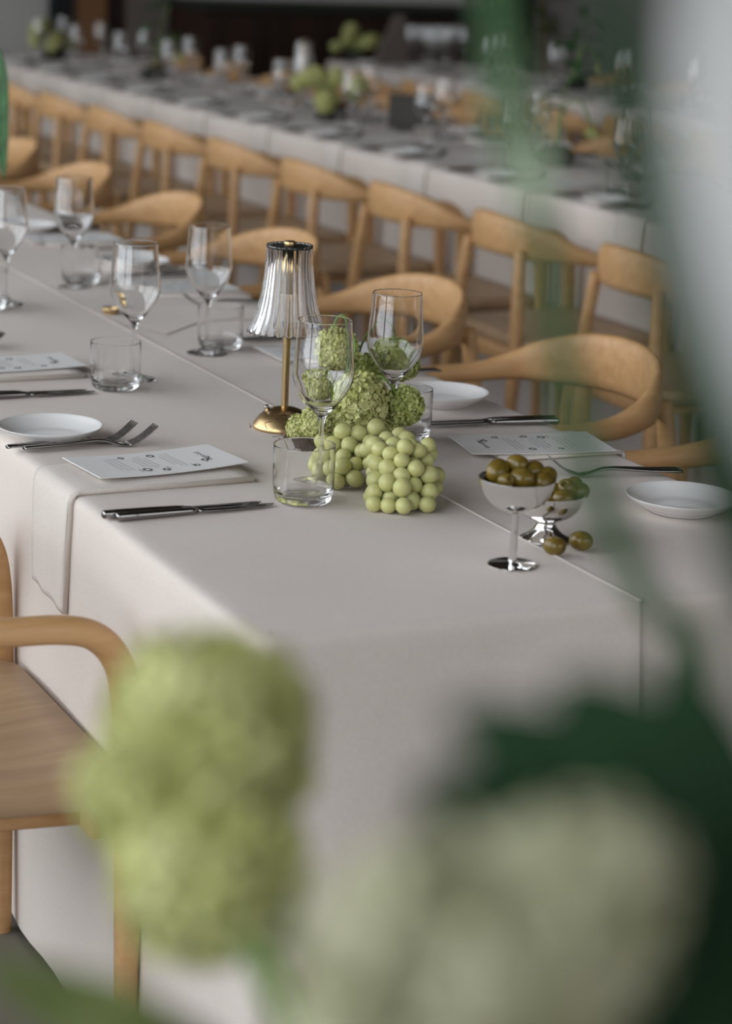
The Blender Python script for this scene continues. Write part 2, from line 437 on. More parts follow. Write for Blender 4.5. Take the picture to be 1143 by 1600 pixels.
cloth('tablecloth', 'linen tablecloth under the olive coupes, tucked beneath the neighbouring cloth at the seam', [(SEAM - .05, Y0 + .004), (X1, Y0 + .004), (X1, 4.3)], [(SEAM - .05, 4.3)], TZ - .001, amp=.012, seed=4.1)
cloth('tablecloth', 'linen tablecloth with a turned corner on the far half of the lamp table', [(X1, 4.0), (X1, Y1)], [(SEAM - .02, Y1), (SEAM - .02, 4.08), (1.43, 3.875), (1.54, 3.99)], TZ + .0006, amp=.012, seed=7.7)
# stitched hem along the seam of the top cloth
hem = mk('hem', *sweep([V3((SEAM, Y0 - .001, TZ + .0012)), V3((SEAM, Y1 - .01, TZ + .0012))], [.0026] * 2, [.0016] * 2, (0, 0, 1), 8), 'linen')
h = ob('hem', hem, bpy.data.objects['tablecloth'])
A0, A1, B0, B1 = 3.41, 4.29, 4.25, 13.0
table('long_table', 'long table in the middle row, dressed in pale linen behind the row of oak chairs', A0, A1, B0, B1)
cloth('tablecloth', 'pale linen cloth over the middle long table, its side lined with hanging napkins', [(A0, B1), (A0, B0), (A1, B0), (A1, B1), (A0 + .002, B1)], [], TZ, amp=.008, seed=2.2, step=.08)
D0, D1, E0, E1 = 5.73, 6.61, 7.4, 12.7
table('long_table', 'farthest long table in front of the dark bar counter', D0, D1, E0, E1)
cloth('tablecloth', 'pale linen cloth over the farthest long table by the bar', [(D0, E1), (D0, E0), (D1, E0), (D1, E1), (D0 + .002, E1)], [], TZ, amp=.008, seed=5.2, step=.1)

# ------------------------------------------------------------------ tableware meshes
def split_lathe(names, profile, cuts, m, seg, sn):
    prof = [(max(p.x, 0), p.y) for p in chord(profile, sn)]; out = []
    c = [0] + [k * sn for k in cuts] + [len(prof) - 1]
    for i, nm in enumerate(names): out.append((nm, mk(nm, *lathe(prof[c[i]:c[i + 1] + 1], seg), m)))
    return out
GP = [(0, .001), (.030, .0006), (.0365, 0), (.0378, .0009), (.036, .0022), (.022, .0062), (.011, .0112), (.0058, .0165), (.0042, .024), (.0036, .05), (.0036, .085), (.0046, .098), (.0085, .107),
      (.019, .119), (.031, .136), (.0395, .151), (.0428, .163), (.0426, .176), (.0412, .196), (.0392, .222), (.03765, .2475), (.03752, .2494), (.03732, .2500), (.03712, .2494), (.03715, .2475),
      (.0385, .222), (.0404, .196), (.0417, .176), (.0418, .164), (.0383, .152), (.0298, .137), (.018, .121), (.008, .1145), (0, .1125)]
GP = [(a, b * .94) for a, b in GP]
GLASS = split_lathe(['foot', 'stem', 'bowl'], GP, [7, 12], 'glass', 48, 3)
TP = [(0, .0022), (.028, .0012), (.034, .0018), (.038, .005), (.0402, .012), (.0418, .03), (.0424, .06), (.0424, .0790), (.0423, .0806), (.0420, .0812), (.0416, .0806), (.0414, .0790), (.0408, .06), (.0399, .03), (.0375, .0165), (.031, .0115), (0, .0100)]
TUMB = split_lathe(['base', 'wall'], TP, [4], 'glass', 48, 3)
# the glass body is one closed surface split at the base ring
PP = [(0, .0022), (.040, .0018), (.047, 0), (.049, .0025), (.058, .006), (.072, .015), (.0786, .0212), (.0788, .0222), (.0775, .0222), (.071, .0172), (.057, .0088), (.048, .0052), (0, .0048)]
PL = split_lathe(['plate_base', 'plate_rim'], PP, [4], 'porcelain', 56, 3)
def inst(name, parts, label, cat, loc, rz=0, group=None, flat=False):
    t = thing(name, label, cat, loc, rz, group)
    for nm, me in parts: ob(nm, me, t)
    return t
def joined(name, parts, m):
    b = B()
    for _, me in parts: b.add([v.co for v in me.vertices], [list(p.vertices) for p in me.polygons])
    return b.mesh(name, m)
GLASS[0][1].materials[0] = M['glass_foot']
GLASS1 = joined('wine_glass', GLASS, 'glass'); TUMB1 = joined('tumbler', TUMB, 'glass'); PL1 = joined('plate', PL, 'porcelain')
def knife_parts(L=.23):
    hl = .115
    hp = [V3((0, 0, .006)), V3((.002, 0, .006)), V3((.03, 0, .0058)), V3((.07, 0, .0055)), V3((.105, 0, .0052)), V3((hl, 0, .005))]
    h = sweep(hp, [.0050, .0062, .0064, .0060, .0050, .0045], [.0046, .0056, .0056, .0050, .0042, .0036], (0, 0, 1), 12, 3)
    bl = [V3((hl - .002, 0, .005)), V3((hl + .012, 0, .0045)), V3((.16, 0, .004)), V3((.20, .001, .0035)), V3((.222, .003, .0032)), V3((L, .006, .003))]
    bd = sweep(bl, [.0035, .0075, .0085, .008, .0058, .0015], [.003, .0014, .0011, .001, .0009, .0006], (0, 0, 1), 10, 3)
    return [('handle', mk('handle', *h, 'cutlery_steel')), ('blade', mk('blade', *bd, 'cutlery_steel'))]
def fork_parts():
    hp = [(0, 0, .006), (.004, 0, .0075), (.05, 0, .0085), (.095, 0, .011), (.12, 0, .0105), (.138, 0, .0055), (.150, 0, .0032), (.160, 0, .0035)]
    wd = [.005, .0075, .0068, .0045, .0038, .0060, .0105, .0118]
    th = [.0020, .0026, .0026, .0026, .0024, .0018, .0012, .0011]
    path = catmull(hp, 3); aw = catmull([(a, b, 0) for a, b in zip(wd, th)], 3)
    h = sweep(path, [q.x for q in aw], [q.y for q in aw], (0, 0, 1), 12, 2.5)
    t = B()
    for k in range(4):
        y = (k - 1.5) * .0066
        t.add(*sweep(catmull([(.158, y, .0034), (.172, y, .0075), (.188, y, .0175), (.203, y, .0300)], 2), [.0019] * 6 + [.0009], [.0011] * 6 + [.0006], (0, 0, 1), 6, 3))
    return [('handle', mk('handle', *h, 'cutlery_steel')), ('tines', t.mesh('tines', 'cutlery_steel'))]
KN = knife_parts(); FK = fork_parts()
KN1 = joined('table_knife', KN, 'cutlery_steel'); FK1 = joined('table_fork', FK, 'cutlery_steel')
# napkin: local +x into the table from its edge at x=0, hangs on the -x side
def napkin_mesh(hang=.165, wid=.152, over=.0):
    prof = [(.262, .0005), (.264, .004), (.262, .0085), (.24, .0092), (.12, .0085), (.03, .008), (.006, .0075), (-.006, .003), (-.011, -.010), (-.012, -.03), (-.012, -.09), (-.010, -hang + .01), (-.009, -hang),
            (-.003, -hang), (-.003, -hang + .01), (-.0032, -.03), (-.003, -.012), (.001, -.0005), (.03, .0004), (.12, .0004), (.24, .0004)]
    ny = 15; v, f = [], []
    for j in range(ny):
        y = -wid / 2 + wid * j / (ny - 1)
        for i, (x, z) in enumerate(prof):
            d = max(0, min(1, (-z - .02) / hang))
            yy = y * (1 - .12 * d) + d * .008
            xx = x - d * (.002 * math.sin(j * .9) + .004) * (1 if z < -.02 else 0)
            zz = z + (d * .015 * (j / (ny - 1) - .5) if z < -.05 else 0)
            v.append((xx, yy, zz))
    n = len(prof)
    for j in range(ny - 1):
        for i in range(n):
            i2 = (i + 1) % n; f.append((j * n + i, j * n + i2, (j + 1) * n + i2, (j + 1) * n + i))
    f.append(tuple(reversed(range(n)))); f.append(tuple((ny - 1) * n + i for i in range(n)))
    me = mk('napkin', v, f, 'napkin_linen'); bm = bmesh.new(); bm.from_mesh(me); bmesh.ops.recalc_face_normals(bm, faces=bm.faces[:])
    bm.to_mesh(me); bm.free(); return me
NAP = napkin_mesh()
# menu card, local x towards the table centre (top of the page), y along the lines
def card_mesh(curl=.0):
    nx, ny = 12, 5; v, f = [], []
    for s in (0, 1):
        for i in range(nx + 1):
            for j in range(ny + 1):
                x = -.115 + .23 * i / nx; y = -.065 + .13 * j / ny
                z = curl * ((i / nx - .5) ** 2) * 4 + curl * .5 * (1 - j / ny) * (i / nx)
                v.append((x, y, z + (.0012 if s else 0)))
    k = (nx + 1) * (ny + 1)
    for i in range(nx):
        for j in range(ny):
            a = i * (ny + 1) + j; b = a + 1; c = a + ny + 1; d = c + 1
            f.append((k + a, k + c, k + d, k + b)); f.append((a, b, d, c))
    rim = [i * (ny + 1) for i in range(nx + 1)] + [nx * (ny + 1) + j for j in range(1, ny + 1)] + [i * (ny + 1) + ny for i in range(nx - 1, -1, -1)] + [j for j in range(ny - 1, 0, -1)]
    for i in range(len(rim)):
        a, b = rim[i], rim[(i + 1) % len(rim)]; f.append((a, b, k + b, k + a))
    return mk('card', v, f, 'paper', False), (lambda x, y: curl * (((x + .115) / .23 - .5) ** 2) * 4 + curl * .5 * (1 - (y + .065) / .13) * ((x + .115) / .23))
def lettering_mesh(zf, seed):
    rnd = random.Random(seed); b = B()
    def stroke(pts, w=.00042):
        P3 = [V3((x, y, zf(x, y) + .0016)) for x, y in pts]
        v, f = [], []
        for i, p in enumerate(P3):
            a = P3[max(i - 1, 0)]; c = P3[min(i + 1, len(P3) - 1)]; t = (c - a).normalized(); nn = V3((-t.y, t.x, 0)) * w
            v += [p - nn, p + nn]
        for i in range(len(P3) - 1): f.append((2 * i, 2 * i + 2, 2 * i + 3, 2 * i + 1))
        b.add(v, f)
    def script(x, y0, y1, h, w=.00045, fq=1.0):       # handwriting-like line along -y
        L = abs(y1 - y0); n = max(8, int(L / .0011)); pts = []
        ph = rnd.random() * 6
        for i in range(n + 1):
            s = i / n; gap = .35 + .65 * abs(math.sin(s * L * 90 + ph))
            pts.append((x + h * gap * math.sin(i * 1.9 * fq + ph) * (.6 + .4 * rnd.random()), y0 + (y1 - y0) * s + .0006 * math.cos(i * 1.9 + ph)))
        stroke(pts, w)
    def sketch(x, y, r):
        for k in range(4):
            ph = rnd.random() * 6; pts = []
            for i in range(14):
                a = ph + i * .55; rr = r * (.5 + .5 * rnd.random()); pts.append((x + rr * math.cos(a) * .8, y + rr * math.sin(a)))
            stroke(pts, .0004)
    # title
    script(.078, .030, -.022, .005, .0006, .45); sketch(.070, -.018, .007)
    stroke([(.083, -.004), (.066, -.030)], .0005)
    # courses
    for xs, ln in (((.034, .027, .020), (.044, .044, .030)), ((-.004, -.011, -.018, -.025), (.030, .040, .036, .024)), ((-.048, -.056, -.064), (.042, .044, .036))):
        for x, l in zip(xs, ln): script(x, l, -l + .008, .0010, .0003, 1.6)
        script(xs[0] + .007, -.030, -.046, .0018, .0004)
    sketch(.010, .038, .008); sketch(-.004, -.044, .007); sketch(-.036, .040, .006); sketch(-.030, -.036, .009); sketch(.046, -.04, .006)
    return b.mesh('lettering', 'ink', False)
CARDS = []
for c, sd in ((.004, 3), (.002, 8)):
    cmesh, zf = card_mesh(c); CARDS.append((cmesh, lettering_mesh(zf, sd)))
def menu(x, y, z, rz, label, group=None, k=1):
    t = thing('menu_card', label, 'menu', (x, y, z), rz, group)
    cc = ob('card', CARDS[k][0], t); ob('lettering', CARDS[k][1], cc)['label'] = 'dark handwritten lines and small sketches'
    return t

def GA(px, py, z): p = onz(px, py, z + .235); p.z = z; return p
def TA(px, py, z): p = onz(px, py, z + .081); p.z = z; return p
def PA(px, py, z): p = onz(px, py, z + .021); p.z = z; return p
# ------------------------------------------------------------------ front table, left side
ZL, ZR = TZ + .0022, TZ + .0002
def napkin(x, y, z, rz, label, group=None): return tag(ob('napkin', NAP, None, (x, y, z), (0, 0, rz)), label, 'napkin', group)
napkin(X0, 2.816, ZL, .02, 'folded linen napkin under the menu, hanging over the edge above the cut-off oak armchair')
menu(1.036, 2.842, ZL + .0115, math.radians(6), 'white menu card lying on the hanging napkin between forks and knives', None, 0)
napkin(X0, 3.581, ZL, -.01, 'folded linen napkin under the menu beyond the white plate with two forks')
menu(1.045, 3.600, ZL + .0102, math.radians(3), 'white menu card beyond the white plate, beside a tumbler', None, 1)
def pair(x, y, z, rz, what, label1, label2, g, dx=.0, dy=.016, far=False):
    parts, nm, cat, one = (KN, 'table_knife', 'knife', KN1) if what == 'k' else (FK, 'table_fork', 'fork', FK1)
    R2 = Matrix.Rotation(rz, 2)
    for i, lb in enumerate((label1, label2)):
        o = R2 @ V3((dx * i, dy * i)).xy
        if far: tag(ob(nm, one, None, (x + o.x, y + o.y, z), (0, 0, rz)), lb, cat, g)
        else: inst(nm, parts, lb, cat, (x + o.x, y + o.y, z), rz + (.09 * i if what == 'f' else -.01 * i), g)
pair(.895, 2.600, ZL, .055, 'k', 'steel table knife lying along the table edge side, next to the open cloth', 'steel table knife on the napkin side of its pair', 'knives below the hanging napkin', -.012, .017)
pair(.892, 3.004, ZL, .0, 'f', 'steel fork nearer the menu card, tines turned up', 'steel fork touching the white side plate, tines turned up', 'forks beside the white side plate', -.022, .012)
inst('side_plate', PL, 'white porcelain side plate beside two forks on the left cloth', 'plate', PA(78, 664, ZL))
pair(.895, 3.372, ZL, .02, 'k', 'steel knife of the pair behind the white side plate', 'steel knife beside the second menu card', 'knives of the second place', -.01, .017)
pair(.885, 3.790, ZL, .02, 'f', 'steel fork beyond the second menu, tips just in view', 'steel fork beyond the second menu, tips just in view', 'forks of the second place', .0, .014)
inst('wine_glass', GLASS, 'empty wine glass in front of the viburnum flowers', 'wine glass', GA(508, 499, ZL))
inst('tumbler', TUMB, 'empty water tumbler in front of the wine glass beside the grapes', 'tumbler', TA(476, 694, ZL))
inst('wine_glass', GLASS, 'empty wine glass behind the tumbler near the second menu', 'wine glass', GA(212, 379, ZL))
inst('tumbler', TUMB, 'empty water tumbler between the second menu and its wine glass', 'tumbler', TA(181, 533, ZL))
inst('wine_glass', GLASS, 'empty wine glass cut off by the picture edge on the left cloth', 'wine glass', GA(10, 294, ZL))
inst('tumbler', TUMB, 'water tumbler cut off by the picture edge beside a wine glass', 'tumbler', TA(-22, 420, ZL))
# right side
RY = 2.835
def rnap(y, label):
    o = napkin(X1, y, ZR, PI, label); o.scale = (.78, .95, .7); return o
rnap(RY, 'folded linen napkin under the menu beside the olive coupes')
menu(1.642, 2.832, ZR + .0072, PI - .17, 'white menu card with rough edge behind the olive coupes', None, 1)
pair(1.775, 2.975, ZR, PI - .18, 'k', 'black-looking knife beside the menu behind the olives', 'black-looking knife nearer the round white plate', 'knives between the menu and the tumbler', .0, -.017)
pair(1.775, 2.615, ZR, PI - .26, 'f', 'steel fork leaning on the white plate next to the olives', 'steel fork by the menu next to the olives', 'forks behind the olive coupes', .0, -.014)
inst('side_plate', PL, 'white porcelain side plate at the table edge beside the olives', 'plate', PA(1066, 774, ZR))
inst('wine_glass', GLASS, 'empty wine glass with a viburnum bloom seen through its bowl', 'wine glass', GA(621, 457, ZR))
inst('tumbler', TUMB, 'empty water tumbler beside the viburnum and the black knives', 'tumbler', TA(634, 606, ZR))
for k, (lp, lg, lt, lm) in enumerate([('white porcelain side plate between the tumbler and the oak chair', 'empty wine glass behind the brass lamp shade', 'water tumbler beside the wine glass behind the lamp', 'white menu card behind the brass lamp'),
                                     ('white porcelain side plate behind the tall wine glass near the second menu', 'empty wine glass farther along the right cloth beside a low tumbler', 'low water tumbler behind the far wine glass', 'white menu card by the turned cloth corner'),
                                     ('white porcelain plate farthest along the lamp table', 'far wine glass near the hanging green leaf', 'far tumbler near the hanging green leaf', 'farthest menu card on the lamp table')]):
    y = RY + .765 * (k + 1) - .01
    inst('side_plate', PL, lp, 'plate', (PA(690, 611, ZR), PA(211, 405, ZR), PA(40, 350, ZR))[k])
    if k < 3: rnap(y, 'folded linen napkin under the ' + lm.split('white ')[-1])
    menu(1.640, y + .01, ZR + .0072, PI, lm, None, 1)
    pair(1.772, y + .185, ZR, PI, 'k', 'dark knife beside the ' + lm.split('white ')[-1], 'dark knife beside the ' + lm.split('white ')[-1], 'knives by the ' + lm.split('white ')[-1], 0, -.017)
    pair(1.772, y - .195, ZR, PI, 'f', 'fork beside the ' + lm.split('white ')[-1], 'fork beside the ' + lm.split('white ')[-1], 'forks by the ' + lm.split('white ')[-1], 0, -.014)
    if k < 2:
        inst('wine_glass', GLASS, lg, 'wine glass', (GA(328, 352, ZR), GA(116, 277, ZR))[k])
        inst('tumbler', TUMB, lt, 'tumbler', (TA(345, 477, ZR), TA(127, 384, ZR))[k])

# ------------------------------------------------------------------ lamp
_l = onz(452.5, 384, ZL + .286); LX, LY = _l.x, _l.y
lamp = thing('table_lamp', 'cordless brass table lamp with fluted clear glass shade', 'lamp', (LX, LY, ZL))
lbase = ob('base', lathe_mesh('base', [(0, .0), (.047, 0), (.0495, .001), (.050, .004), (.047, .010), (.038, .021), (.025, .0295), (.012, .0335), (.0062, .0345), (.0, .035)], 'brass', 48, 3), lamp)
ob('pole', lathe_mesh('pole', [(.0058, .033), (.0058, .20), (.0058, .283), (0, .283)], 'brass', 20), lamp)
ob('lamp_tube', lathe_mesh('lamp_tube', [(0, .212), (.0118, .212), (.0118, .280), (0, .280)], 'brass', 20), lamp)
lcap = ob('cap', lathe_mesh('cap', [(0, .283), (.0325, .283), (.0330, .2845), (.0325, .286), (0, .286)], 'bronze_black', 36), lamp)
ob('finial', lathe_mesh('finial', [(0, .286), (.0085, .286), (.0088, .2875), (.0088, .292), (.0080, .2935), (0, .2938)], 'brass', 24), lcap)
bt = ob('button', lathe_mesh('button', [(0, 0), (.0042, 0), (.0042, .008), (.0038, .009), (0, .009)], 'steel', 20), lbase, (-.026, .006, .028), (0, -.35, 0))
NF = 26
sp = [(.0350, .288), (.0352, .270), (.0362, .250), (.0390, .225), (.0430, .200), (.0490, .177), (.0555, .162), (.0605, .154)]
outer = [(p.x, p.y) for p in catmull(sp, 4)]
prof = list(reversed(outer)) + [(r - .0026, z) for r, z in outer]
no = len(outer)
def ramp(i):
    t = (i if i < no else 2 * no - 1 - i) / (no - 1)     # 0 at the bottom rim, 1 at the top
    return 1 - t
def sr(r, z, a, i): return r + (.0009 + .0020 * ramp(i)) * (abs(math.cos(a * NF / 2)) - .5) * 2 * (1 if i < no else .35)
def sz(r, z, a, i): return z - .0035 * max(0, ramp(i) - .75) * 4 * (abs(math.cos(a * NF / 2)) - .4)
ob('shade', lathe_mesh('shade', prof, 'fluted_glass', NF * 8, 0, sr, sz, True), lamp)

# ------------------------------------------------------------------ viburnum
def bloom_mesh(name, seed, m, n=760, lump=.10, petal=.0044, R=.036):
    rnd = random.Random(seed); b = B()
    v, f = uvs(R * .86, 20, 14)
    v = [V3(p) * (1 + lump * noise.noise(V3(p) * 45 + V3((seed, 0, 0)))) for p in v]; b.add(v, f)
    g = PI * (3 - 5 ** .5)
    for i in range(n):
        z = 1 - 2 * (i + .5) / n; r = (1 - z * z) ** .5; d = V3((r * math.cos(g * i), r * math.sin(g * i), z))
        d = (d + V3((rnd.gauss(0, .05), rnd.gauss(0, .05), rnd.gauss(0, .05)))).normalized()
        c = d * R * (.93 + lump * 1.1 * noise.noise(d * R * 45 + V3((seed, 0, 0))) + rnd.uniform(-.05, .12))
        nn = (d + V3((rnd.gauss(0, .55), rnd.gauss(0, .55), rnd.gauss(0, .55)))).normalized()
        e1 = nn.orthogonal().normalized(); e2 = nn.cross(e1); ph = rnd.random() * 6; pl = petal * rnd.uniform(.75, 1.15)
        for k in range(5):
            a = ph + k * 2 * PI / 5; t = e1 * math.cos(a) + e2 * math.sin(a); s = nn.cross(t)
            cup = rnd.uniform(.0, .45)
            pts = [c, c + t * pl * .55 + s * pl * .42 + nn * pl * cup * .5, c + t * pl + nn * pl * (cup - .15), c + t * pl * .55 - s * pl * .42 + nn * pl * cup * .5]
            b.add(pts, [(0, 1, 2), (0, 2, 3)])
    return b.mesh(name, m, False)
BL = [bloom_mesh('flower_head', s, 'viburnum') for s in (1, 2, 3)]
BLD = bloom_mesh('flower_head', 5, 'viburnum_deep')
def flower(name, label, cat, p, r, stem_pts, bm, group=None, rot=None, squash=(1, 1, 1), stem_r=.0016, stem_m='stem'):
    t = thing(name, label, cat, (0, 0, 0), 0, group)
    t.location = stem_pts[0]
    o = V3(stem_pts[0]); k = r / .036
    ob('flower_head', bm, t, V3(p) - o, rot or (random.random() * 6, random.random() * 6, random.random() * 6), (k * squash[0], k * squash[1], k * squash[2]))
    ob('stem', mk('stem', *tube([V3(q) - o for q in stem_pts], stem_r, 8, 5), stem_m), t)
    return t
CB = V3((1.357, 2.930, 0)); CBZ = ZL
# moss-covered dish the stems stand in
md = thing('moss_dish', 'brown moss clump in a dark dish holding the viburnum stems', 'flower dish', (CB.x, CB.y, CBZ))
ob('dish', lathe_mesh('dish', [(0, 0), (.034, 0), (.042, .004), (.047, .022), (.045, .024), (.040, .008), (0, .006)], 'bronze_black', 36), md)
ms = B(); v, f = uvs(.044, 24, 14, (0, 0, .026), (1, 1, .6)); ms.add([V3(p) * (1 + .18 * noise.noise(V3(p) * 50)) for p in v], f)
v, f = uvs(.034, 18, 10, (-.056, -.030, .024), (1.1, 1, .75)); ms.add([V3(p) * 1 + V3((1, 1, 1)) * .006 * noise.noise(V3(p) * 80) for p in v], f)
ob('moss', ms.mesh('moss', 'moss'), md)
tw = B(); rnd = random.Random(11)
for i in range(150):
    a = rnd.uniform(0, 2 * PI); c = V3((-.060 + rnd.gauss(0, .022), -.036 + rnd.gauss(0, .02), rnd.uniform(.006, .05))) if i < 90 else V3((.042 * math.cos(a), .042 * math.sin(a), rnd.uniform(.01, .045)))
    d = V3((rnd.gauss(0, 1), rnd.gauss(0, 1), rnd.gauss(0, .5))).normalized() * rnd.uniform(.012, .03); e = V3((rnd.gauss(0, 1), rnd.gauss(0, 1), rnd.gauss(0, 1))) * .006
    q0, q1, q2 = c - d * .5, c + e, c + d * .5
    for q in (q0, q1, q2): q.z = max(q.z, .002)
    tw.add(*tube([q0, q1, q2], .0005, 4, 2))
s_ = ob('twigs', tw.mesh('twigs', 'moss'), md); s_['kind'] = 'stuff'
top = V3((CB.x, CB.y, CBZ + .035))
def vib(px, py, depth, rpx, mode, label, k=0, deep=False, arch=None, squash=(1, 1, 1)):
    p = P(px, py, depth); r = rpx / FPX * depth
    s0 = top + V3((random.uniform(-.02, .02), random.uniform(-.02, .02), -.02))
    if arch: pts = [s0] + [P(*a) for a in arch] + [p]
    else: pts = [s0, s0.lerp(p, .5) + V3((0, 0, .008)), p]
    flower('viburnum_stem', label, 'flower', p, r, pts, BLD if deep else BL[k % 3], 'viburnum blooms in the moss dish', None, squash)
vib(568, 627, 3.20, 42, 0, 'largest green viburnum bloom at the centre of the moss dish', 0)
vib(630, 635, 3.22, 31, 0, 'green viburnum bloom facing the tumbler with a stem arching into it', 1, True, [(585, 600, 3.24), (592, 588, 3.2), (608, 600, 3.19)])
vib(468, 668, 3.20, 21, 0, 'small pale viburnum bloom touching the lamp base', 2)
vib(492, 660, 3.18, 24, 0, 'pale viburnum bloom low behind the wine glass stem', 0)
vib(528, 664, 3.20, 23, 0, 'pale viburnum bloom above the moss, between the glass stem and the biggest bloom', 1)
vib(573, 580, 3.39, 26, 0, 'small viburnum bloom at the back between the two wine glasses', 2, True)
vib(617, 562, 3.44, 38, 0, 'drooping viburnum bloom seen through the right wine glass', 0, True, [(556, 570, 3.3), (572, 524, 3.34), (598, 500, 3.38), (616, 520, 3.41)], (1, 1, .85))
vib(526, 548, 3.30, 35, 0, 'viburnum bloom high behind the wine glass with a bent stem', 1, False, [(552, 560, 3.27), (546, 510, 3.28), (533, 492, 3.28), (522, 512, 3.29)])
vib(494, 607, 3.26, 28, 0, 'viburnum bloom behind the bowl of the nearer wine glass', 2, False, [(522, 620, 3.24), (518, 590, 3.25), (506, 583, 3.26)])
vib(545, 618, 3.26, 26, 0, 'viburnum bloom tucked behind the biggest bloom', 1)
vib(606, 655, 3.24, 24, 0, 'viburnum bloom resting just above the grapes', 2)

# ------------------------------------------------------------------ grapes
gp = [(460, 500), (525, 520), (580, 468), (658, 440), (630, 490), (668, 525), (720, 490), (770, 520), (838, 490), (800, 465), (875, 535), (595, 550), (705, 565), (755, 590), (812, 575), (660, 605), (600, 625), (550, 630), (495, 595), (490, 668), (545, 700), (660, 675), (735, 665), (800, 650), (875, 625), (885, 590), (940, 540), (960, 570), (955, 620), (958, 665), (940, 715), (940, 783), (990, 760), (1005, 690), (865, 675), (865, 720), (800, 690), (810, 750), (760, 735), (715, 700), (870, 800), (935, 830), (810, 845), (740, 800), (745, 835), (675, 840), (690, 770), (400, 530), (400, 590), (390, 635), (430, 640), (465, 710), (430, 520), (710, 620), (380, 560)]
fr = [(360, 690), (480, 725), (560, 730), (640, 735), (690, 835), (760, 850), (820, 858), (880, 850), (940, 845), (1000, 780), (1040, 740)]
def front(x):
    for (a, b), (c, d) in zip(fr, fr[1:]):
        if x <= c: return b + (d - b) * max(0, (x - a)) / (c - a)
    return fr[-1][1]
G = []; GR = .0122
rnd = random.Random(5)
for x, y in gp:
    h = max(0, (front(x) - y) / 3.572 / 1115 / 1.22); h = min(h, .062)
    G.append([onz(400 + x / 3.572, 550 + y / 3.572, ZL + GR * .95 + h), GR * rnd.uniform(.88, 1.06)])
for i in range(26):   # grapes deeper inside the heap
    p = G[rnd.randrange(len(G))][0]; G.append([p + V3((.012 * rnd.random(), .03 * rnd.random() + .01, -.012 * rnd.random() - .006)), GR * .95])
for it in range(40):
    for i in range(len(G)):
        for j in range(i):
            d = G[i][0] - G[j][0]; L = d.length; mn = (G[i][1] + G[j][1]) * .94
            if 1e-6 < L < mn:
                k = d * ((mn - L) / L * .35); G[i][0] = G[i][0] + k; G[j][0] = G[j][0] - k
        G[i][0].z = max(G[i][0].z, ZL + G[i][1] * .99)
gb = thing('grape_bunch', 'bunch of green grapes lying beside the viburnum', 'grapes', (1.32, 2.70, ZL))
go = V3((1.32, 2.70, ZL))
gm = mk('grape', *uvs(1, 18, 12, (0, 0, 0), (1, 1, 1.08)), 'grape')
for p, r in G: ob('grape', gm, gb, p - go, (rnd.random() * 3, rnd.random() * 3, rnd.random() * 6), r)
cen = sum((p for p, r in G), V3()) / len(G)
st = B(); spine = [onz(520, 712, ZL + .035), onz(575, 690, ZL + .045), onz(620, 700, ZL + .04), onz(650, 735, ZL + .03), onz(625, 765, ZL + .018)]
st.add(*tube(spine, .0018, 6, 4))
sp2 = catmull(spine, 5)
for p, r in G:
    q = min(sp2, key=lambda s: (s - p).length); st.add(*tube([q, p], .0008, 5, 1))
ob('stem', st.xf(Matrix.Translation(-go)).mesh('stem', 'stem'), gb)

# ------------------------------------------------------------------ coupes and olives
C1 = onz(808, 747, ZL + .1115); C1.z = ZL
c1 = thing('dessert_coupe', 'tall polished steel coupe on a thin stem, heaped with olives', 'coupe', C1)
ob('foot', lathe_mesh('foot', [(0, .0), (.030, 0), (.0315, .0006), (.0315, .0012), (.029, .002), (.012, .0034), (.0055, .005), (0, .005)], 'chrome', 48, 2), c1)
ob('stem', lathe_mesh('stem', [(.0055, .004), (.0052, .012), (.0045, .045), (.0047, .066), (.0062, .069), (0, .0695)], 'chrome', 24), c1)
ob('collar', lathe_mesh('collar', [(0, .0675), (.009, .0675), (.0125, .0700), (.0135, .0722), (0, .0740)], 'chrome', 32), c1)
bowl1 = [(0, .0690), (.012, .0700), (.026, .0755), (.037, .0850), (.0438, .0965), (.0478, .1110), (.0480, .1118), (.0472, .1118), (.0430, .0970), (.0362, .0860), (.0252, .0768), (.012, .0715), (0, .0706)]
ob('bowl', lathe_mesh('bowl', bowl1, 'chrome', 56, 3), c1)
C2 = onz(856, 769, ZR + .0628); C2.z = ZR
c2 = thing('dessert_coupe', 'low polished steel coupe on a flared pedestal, holding olives', 'coupe', C2)
ob('pedestal', lathe_mesh('pedestal', [(0, .001), (.033, 0), (.0345, .0008), (.033, .002), (.024, .007), (.0165, .014), (.0130, .0205), (.0126, .0225), (.0150, .0245), (.0185, .0265), (.0185, .028), (0, .028)], 'chrome', 48, 3), c2)
bowl2 = [(0, .0255), (.016, .0262), (.030, .0312), (.040, .0400), (.0462, .0510), (.0490, .0622), (.0491, .0630), (.0483, .0630), (.0453, .0515), (.0392, .0410), (.0292, .0325), (.015, .0276), (0, .0270)]
ob('bowl', lathe_mesh('bowl', bowl2, 'chrome', 56, 3), c2)
op = []
for i in range(17):
    t = PI * i / 16; op.append((.0122 * math.sin(t) ** .9 if 0 < i < 16 else 0, -.0152 * math.cos(t)))
op = op[:15] + [(.0042, .0143), (.0034, .0132), (.0030, .009), (.0, .0085)]
OL = lathe_mesh('olive', op, 'olive', 24)
def olive(p, d, label, group=None, s=1.0):
    q = V3((0, 0, 1)).rotation_difference(V3(d).normalized())
    o = ob('olive', OL, None, p, (0, 0, 0), s * random.uniform(.95, 1.05)); o.rotation_mode = 'QUATERNION'; o.rotation_quaternion = q
    return tag(o, label, 'olive', group)
rt = lambda a, b, c: CR * a + CU * b - CF * c    # a direction as seen in the picture
